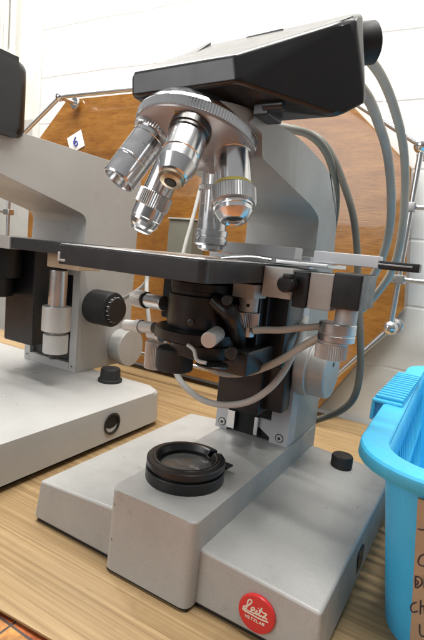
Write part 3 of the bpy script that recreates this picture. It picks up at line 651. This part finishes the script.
c = Z(110, 381, ZB); bm = NB(); lathe(bm, [(.0160, -.0005), (.0160, .0035), (.0138, .0045), (.0128, .017), (.0118, .0182), (.005, .0186)], c, (0, 0, 1), 60, 0, True, ()); obj('lamp_knob', bm, M_rubber, T)
# stand
xr2, xl2 = -.306, -.412; F0 = Z(74, 373, ZB).y
pf = [(.06, .3005), (.19, .270), (F0+.006, .262), (F0+.004, .2255), (F0+.012, ZB+.0002), (F0+.112, ZB+.0002), (F0+.112, .30), (F0+.112, .341), (.135, .3425), (.06, .3425)]
bm = NB(); prism(bm, rpoly(pf, [.004, .02, .012, 0, 0, .004, 0, .012, 0, .004], 6), 'x', xl2, xr2, .0022, 3); obj('stand', bm, M_pale, T, 40)
bm = NB(); f = F0
box(bm, xr2-.013, xr2+.0002, f, f+.02, ZB+.0001, .222, .0006); box(bm, xl2-.0002, xl2+.012, f, f+.02, ZB+.0001, .222, .0006); box(bm, xl2+.0122, xr2-.0132, f, f+.02, ZB+.0001, ZB+.012, .0006)
fr = obj('front_frame', bm, M_pale, T)
for x in (xr2-.0065, xl2+.0065):
    bm = NB(); cyl(bm, (x, f+.0002, ZB+.0085), (0, -1, 0), .003, .0008, .0003, 24); lathe(bm, [(.0013, 0), (.0013, .001)], (x, f+.0002, ZB+.0085), (0, -1, 0), 6, 1); obj('screw', bm, [M_alu, M_hole], fr)
bm = NB(); box(bm, xl2+.0125, xr2-.0135, f+.006, f+.019, ZB+.0124, .22, .001); box(bm, xl2+.018, xr2-.030, f-.05, f+.005, .085, .215, .003); obj('focusing_slide', bm, M_black, T)
# condenser mass and stage
yS = .12
p = Y(0, 262, yS)
bm = NB(); lathe(bm, [(.038, .2120), (.040, .2110), (.040, .1750), (.038, .174)], (-.385, .135, 0), (0, 0, 1), 64); lathe(bm, [(.030, .174), (.030, .150), (.028, .149)], (-.385, .135, 0), (0, 0, 1), 64); obj('condenser', bm, M_black, T)
p = Y(11, 240, yS)
bm = NB(); box(bm, p.x, -.235, yS, F0-.002, .2125, .2260, .0008); st2 = obj('stage', bm, M_stage, T)
bm = NB(); box(bm, p.x-.06, p.x-.0003, yS-.002, F0-.02, .2115, .2265, .0008); obj('stage_edge', bm, M_alu, st2)
bm = NB(); p2, q2 = Y(47, 263, yS+.02), Y(79, 271, yS+.02); box(bm, p2.x, q2.x, yS+.02, yS+.055, q2.z, .2123, .0006); obj('knob_bracket', bm, worn('brass_tinted_plate', (.40, .31, .21), .4, .3), st2)
c = Y(58, 290, yS+.035); cc = Vector((c.x, c.y, 0))
zA, zB, zC, zD, zE = (Y(57, v, yS+.035).z for v in (270, 306, 331, 334, 353))
bm = NB(); cyl(bm, cc+Vector((.0, 0, zB)), (0, 0, 1), .0108, zA-zB, .0006, 48); k_ = obj('stage_knob', bm, M_satin, st2)
bm = NB(); cyl(bm, cc+Vector((0, 0, zC)), (0, 0, 1), .0172, zB-zC, .001, 60); obj('upper_sleeve', bm, M_alu, k_)
bm = NB(); cyl(bm, cc+Vector((.001, 0, zD)), (0, 0, 1), .0095, zC-zD+.001, .0003, 40); cyl(bm, cc+Vector((.0005, 0, zE)), (0, 0, 1), .0150, zD-zE, .001, 110, 0, True); obj('knurled_sleeve', bm, M_alu, k_)
bm = NB(); cyl(bm, cc+Vector((-.001, 0, zE-.008)), (0, 0, 1), .006, .0085, .0006, 30); obj('lower_pin', bm, M_black, k_)
# coarse knob
kc = X(99, 307, xr2+.01); kc = Vector((xr2, kc.y+.0, kc.z))
bm = NB(); lathe(bm, [(.0226, .000), (.0238, .002), (.0242, .004), (.0242, .036), (.0230, .0382), (.0180, .039)], kc, (1, 0, 0), 72); ck = obj('coarse_focus_knob', bm, M_rubber, T)
bm = NB(); lathe(bm, [(.0170, .0385), (.0180, .0392), (.0170, .0450), (.010, .0455)], kc, (1, 0, 0), 60)
obj('knob_scale_ring', bm, M_black, ck)
bm = NB()
for i in range(18):
    an = 2*PI*i/18; r1 = .0178
    pp = kc+Vector((.0398, math.cos(an)*r1, math.sin(an)*r1)); tube(bm, [pp, pp+Vector((.0036, -math.cos(an)*.0003, -math.sin(an)*.0003))], .00045, 6)
obj('scale_ticks', bm, M_white, ck)
fk = X(119, 345, xr2)
bm = NB(); lathe(bm, [(.024, -.001), (.0262, .001), (.0262, .012), (.0285, .0135), (.0285, .0230), (.0272, .0245), (.006, .025)], (xr2, fk.y, fk.z), (1, 0, 0), 72); obj('fine_focus_knob', bm, M_pale, T)
# head
bm = NB(); pR = Y(28, 95, .115)
t2 = NB(); bx0 = rpoly([(pR.x-.14, .03), (pR.x, .03), (pR.x, .12), (pR.x-.14, .12)], .018, 6); n = len(bx0)
zl, zh = Y(20, 131, .08).z, Y(20, 61, .11).z
A = [t2.verts.new((x, y, zl)) for x, y in bx0]; H = [t2.verts.new((x, y, zh)) for x, y in bx0]
t2.faces.new(A[::-1]); t2.faces.new(H)
for k in range(n): t2.faces.new((A[k], A[(k+1) % n], H[(k+1) % n], H[k]))
bevel(t2, None, .012, 6, [e for e in t2.edges if abs(e.verts[0].co.z-e.verts[1].co.z) < 1e-6]); merge(bm, t2); hd = obj('tube_head', bm, M_head, T, 40)
bm = NB(); box(bm, pR.x-.09, pR.x-.012, .035, .10, .3427, zl+.001, .001); box(bm, pR.x-.05, pR.x-.014, .018, .05, .3427, .3505, .0015); obj('mount_clamp', bm, M_black, hd)

# ------------------------------------------------------------------ basket
BS = thing('plastic_basket', 'sky blue plastic basket with ribbed handle on the right', 'basket', (.26, .2, 0))
def warp(x, y): return x-.035*max(0, y-.05)*max(0, min(1, (.40-x)/.27))
def loop(z, off, nside=(45, 60), r=.032):
    """rounded rectangle at height z grown by off"""
    k = (.120-z)/.120
    x0, x1, y0, y1 = .1290+.015*k-off, .40-.015*k+off, .034+.014*k-off, .355-.014*k+off
    rr = r+off; P = []
    def arc(cx_, cy_, a0):
        return [(cx_+rr*math.cos(a0+PI/2*i/8), cy_+rr*math.sin(a0+PI/2*i/8)) for i in range(9)]
    def seg_(a_, b_, n_): return [(a_[0]+(b_[0]-a_[0])*i/n_, a_[1]+(b_[1]-a_[1])*i/n_) for i in range(1, n_)]
    A_, B_, C_, D_ = arc(x0+rr, y0+rr, PI), arc(x1-rr, y0+rr, 1.5*PI), arc(x1-rr, y1-rr, 0), arc(x0+rr, y1-rr, PI/2)
    P = A_+seg_(A_[-1], B_[0], nside[0])+B_+seg_(B_[-1], C_[0], nside[1])+C_+seg_(C_[-1], D_[0], nside[0])+D_+seg_(D_[-1], A_[0], nside[1])
    return [(warp(x, y), y, z) for x, y in P]
bm = NB(); zs = [0, .012, .024, .030, .062, .068, .100, .110, .120]; rings = [[bm.verts.new(p) for p in loop(z, 0)] for z in zs]; n = len(rings[0])
f0, l0 = 9, 29
for i in range(len(zs)-1):
    for k in range(n):
        c = (rings[i][k].co+rings[i][(k+1) % n].co)/2
        slot = zs[i] in (.030, .068) and k % 3 != 0 and c.y > .075 and (c.x < .16 or c.x > .37 or c.y > .33) and not (c.x < .19 and c.y > .31) and not (c.x > .34 and c.y > .31)
        if not slot: bm.faces.new((rings[i][k], rings[i][(k+1) % n], rings[i+1][(k+1) % n], rings[i+1][k]))
bm.faces.new(rings[0][::-1])
bo = obj('basket_body', bm, M_blue, BS, 45)
so = bo.modifiers.new('solid', 'SOLIDIFY'); so.thickness = .0022; so.offset = -1
bm = NB(); prof = [(.118, -.0022), (.1226, -.0020), (.1234, -.0010), (.1238, .0040), (.1240, .0125), (.1234, .0148), (.1218, .0158), (.1150, .0162)]
rings = []
for z, off in prof:
    L2 = loop(.120, off); rings.append([bm.verts.new((x, y, z)) for x, y, _ in L2])
for r0, r1 in zip(rings, rings[1:]):
    for k in range(n): bm.faces.new((r0[k], r0[(k+1) % n], r1[(k+1) % n], r1[k]))
ro = obj('rim', bm, M_blue, BS, 28)
so = ro.modifiers.new('solid', 'SOLIDIFY'); so.thickness = .0015; so.offset = -1
for xs in ((.1330-.032, .1330-.008), (.40+.006, .40+.032)):
    bm = NB(); box(bm, xs[0], xs[1], .150, .270, .1225, .1262, .0015, 2)
    box(bm, xs[0] if xs[0] < .2 else xs[1]-.003, (xs[0]+.003) if xs[0] < .2 else xs[1], .150, .270, .108, .1230, .001, 2)
    for i in range(13): box(bm, xs[0]+.0015, xs[1], .154+i*.0089, .1585+i*.0089, .1258, .1292, .0012, 2)
    obj('handle', bm, M_blue, BS)
# cardboard label fixed to the front
def card(px, py, off=0.):
    n_ = Vector((0, -1, -.117)); o_ = Vector((0, .0315, .120)); r = ray(px, py); s_ = n_.dot(o_-CAM)/n_.dot(r); p = CAM+r*s_
    return p+n_.normalized()*off
q0, q1 = card(418, 497), card(409, 660)
bm = NB(); t2 = NB()
tl, bl = q0, q1; tr = tl+Vector((.13, 0, -.004)); br_ = bl+Vector((.13, 0, 0))
nn = Vector((0, -1, -.117)).normalized()
vs = [t2.verts.new(p+nn*d) for d in (0, .0016) for p in (tl, tr, br_, bl)]
t2.faces.new(vs[:4]); t2.faces.new(vs[4:][::-1])
for k in range(4): t2.faces.new((vs[k], vs[(k+1) % 4], vs[4+(k+1) % 4], vs[4+k]))
merge(bm, t2, 0)
def ink(*pts): tube(bm, catmull([card(a_, b_, .0019) for a_, b_ in pts], 6), .00042, 8, 1, nn)
ink((418, 527), (422, 528), (427, 527.5))
ink((426, 552), (421, 554), (418.5, 559), (420, 563), (425, 564), (430, 561), (431, 555), (426, 552))
ink((416, 574), (415.5, 580), (416, 586)); ink((415, 574), (421, 576), (422, 582), (417, 586)); ink((416, 578), (418.5, 580), (417, 583))
ink((425, 573), (424.5, 586)); ink((429, 573), (429, 586)); ink((424.5, 579), (429, 579))
ink((417, 600), (412.5, 602), (411, 606), (413, 610), (418, 609)); ink((421, 598), (420.5, 612)); ink((420.5, 605), (424, 604), (425, 612))
ink((420, 622), (420, 630), (422, 634), (427, 633))
tag(obj('cardboard_label', bm, [M_card, M_ink]), 'brown cardboard label with black handwriting on the blue basket front', 'label')

# ------------------------------------------------------------------ light
w = bpy.data.worlds.new('World'); scene.world = w; w.use_nodes = True
nt = w.node_tree; bg = nt.nodes['Background']
tc = N(nt, 'ShaderNodeTexCoord'); sp = N(nt, 'ShaderNodeSeparateXYZ'); nt.links.new(tc.outputs['Generated'], sp.inputs['Vector'])
mr = N(nt, 'ShaderNodeMapRange'); mr.inputs['From Min'].default_value = -.6; mr.inputs['From Max'].default_value = .8
nt.links.new(sp.outputs['Z'], mr.inputs['Value'])
rp = N(nt, 'ShaderNodeValToRGB'); e = rp.color_ramp.elements; e[0].position = .2; e[0].color = (.10, .10, .10, 1); e[1].position = .9; e[1].color = (.97, .97, .97, 1)
nt.links.new(mr.outputs['Result'], rp.inputs['Fac']); nt.links.new(rp.outputs['Color'], bg.inputs['Color']); bg.inputs['Strength'].default_value = .38
def area(name, loc, target, sx, sy, power, col):
    l = bpy.data.lights.new(name, 'AREA'); l.shape = 'RECTANGLE'; l.size = sx; l.size_y = sy; l.energy = power; l.color = col
    o = bpy.data.objects.new(name, l); COL.objects.link(o); o.location = loc
    o.rotation_euler = (Vector(target)-Vector(loc)).to_track_quat('-Z', 'Y').to_euler(); return o
area('ceiling_or_fill_lamp', (-1.5, .75, 2.0), (-1.4, 1.45, .8), .9, .2, 40, (1, .985, .95))  # added fill, only there to brighten the far wall to white
area('ceiling_or_fill_lamp', (-.1, -.20, 1.75), (-.1, -.1, 0), 1.3, .07, 26, (1, .985, .95))
area('ceiling_or_fill_lamp', (-.3, .12, 1.55), (-.3, .47, .75), 1.8, .12, 27, (1, .98, .93))  # added fill close to the brick wall, brightens its upper part
area('window_light', (-.95, -1.75, 1.0), (-.1, .1, .15), 1.3, 1.1, 17, (.985, .985, 1))
scene.view_settings.view_transform = 'Standard'; scene.view_settings.look = 'None'; scene.view_settings.gamma = 1
scene.view_settings.exposure = .0
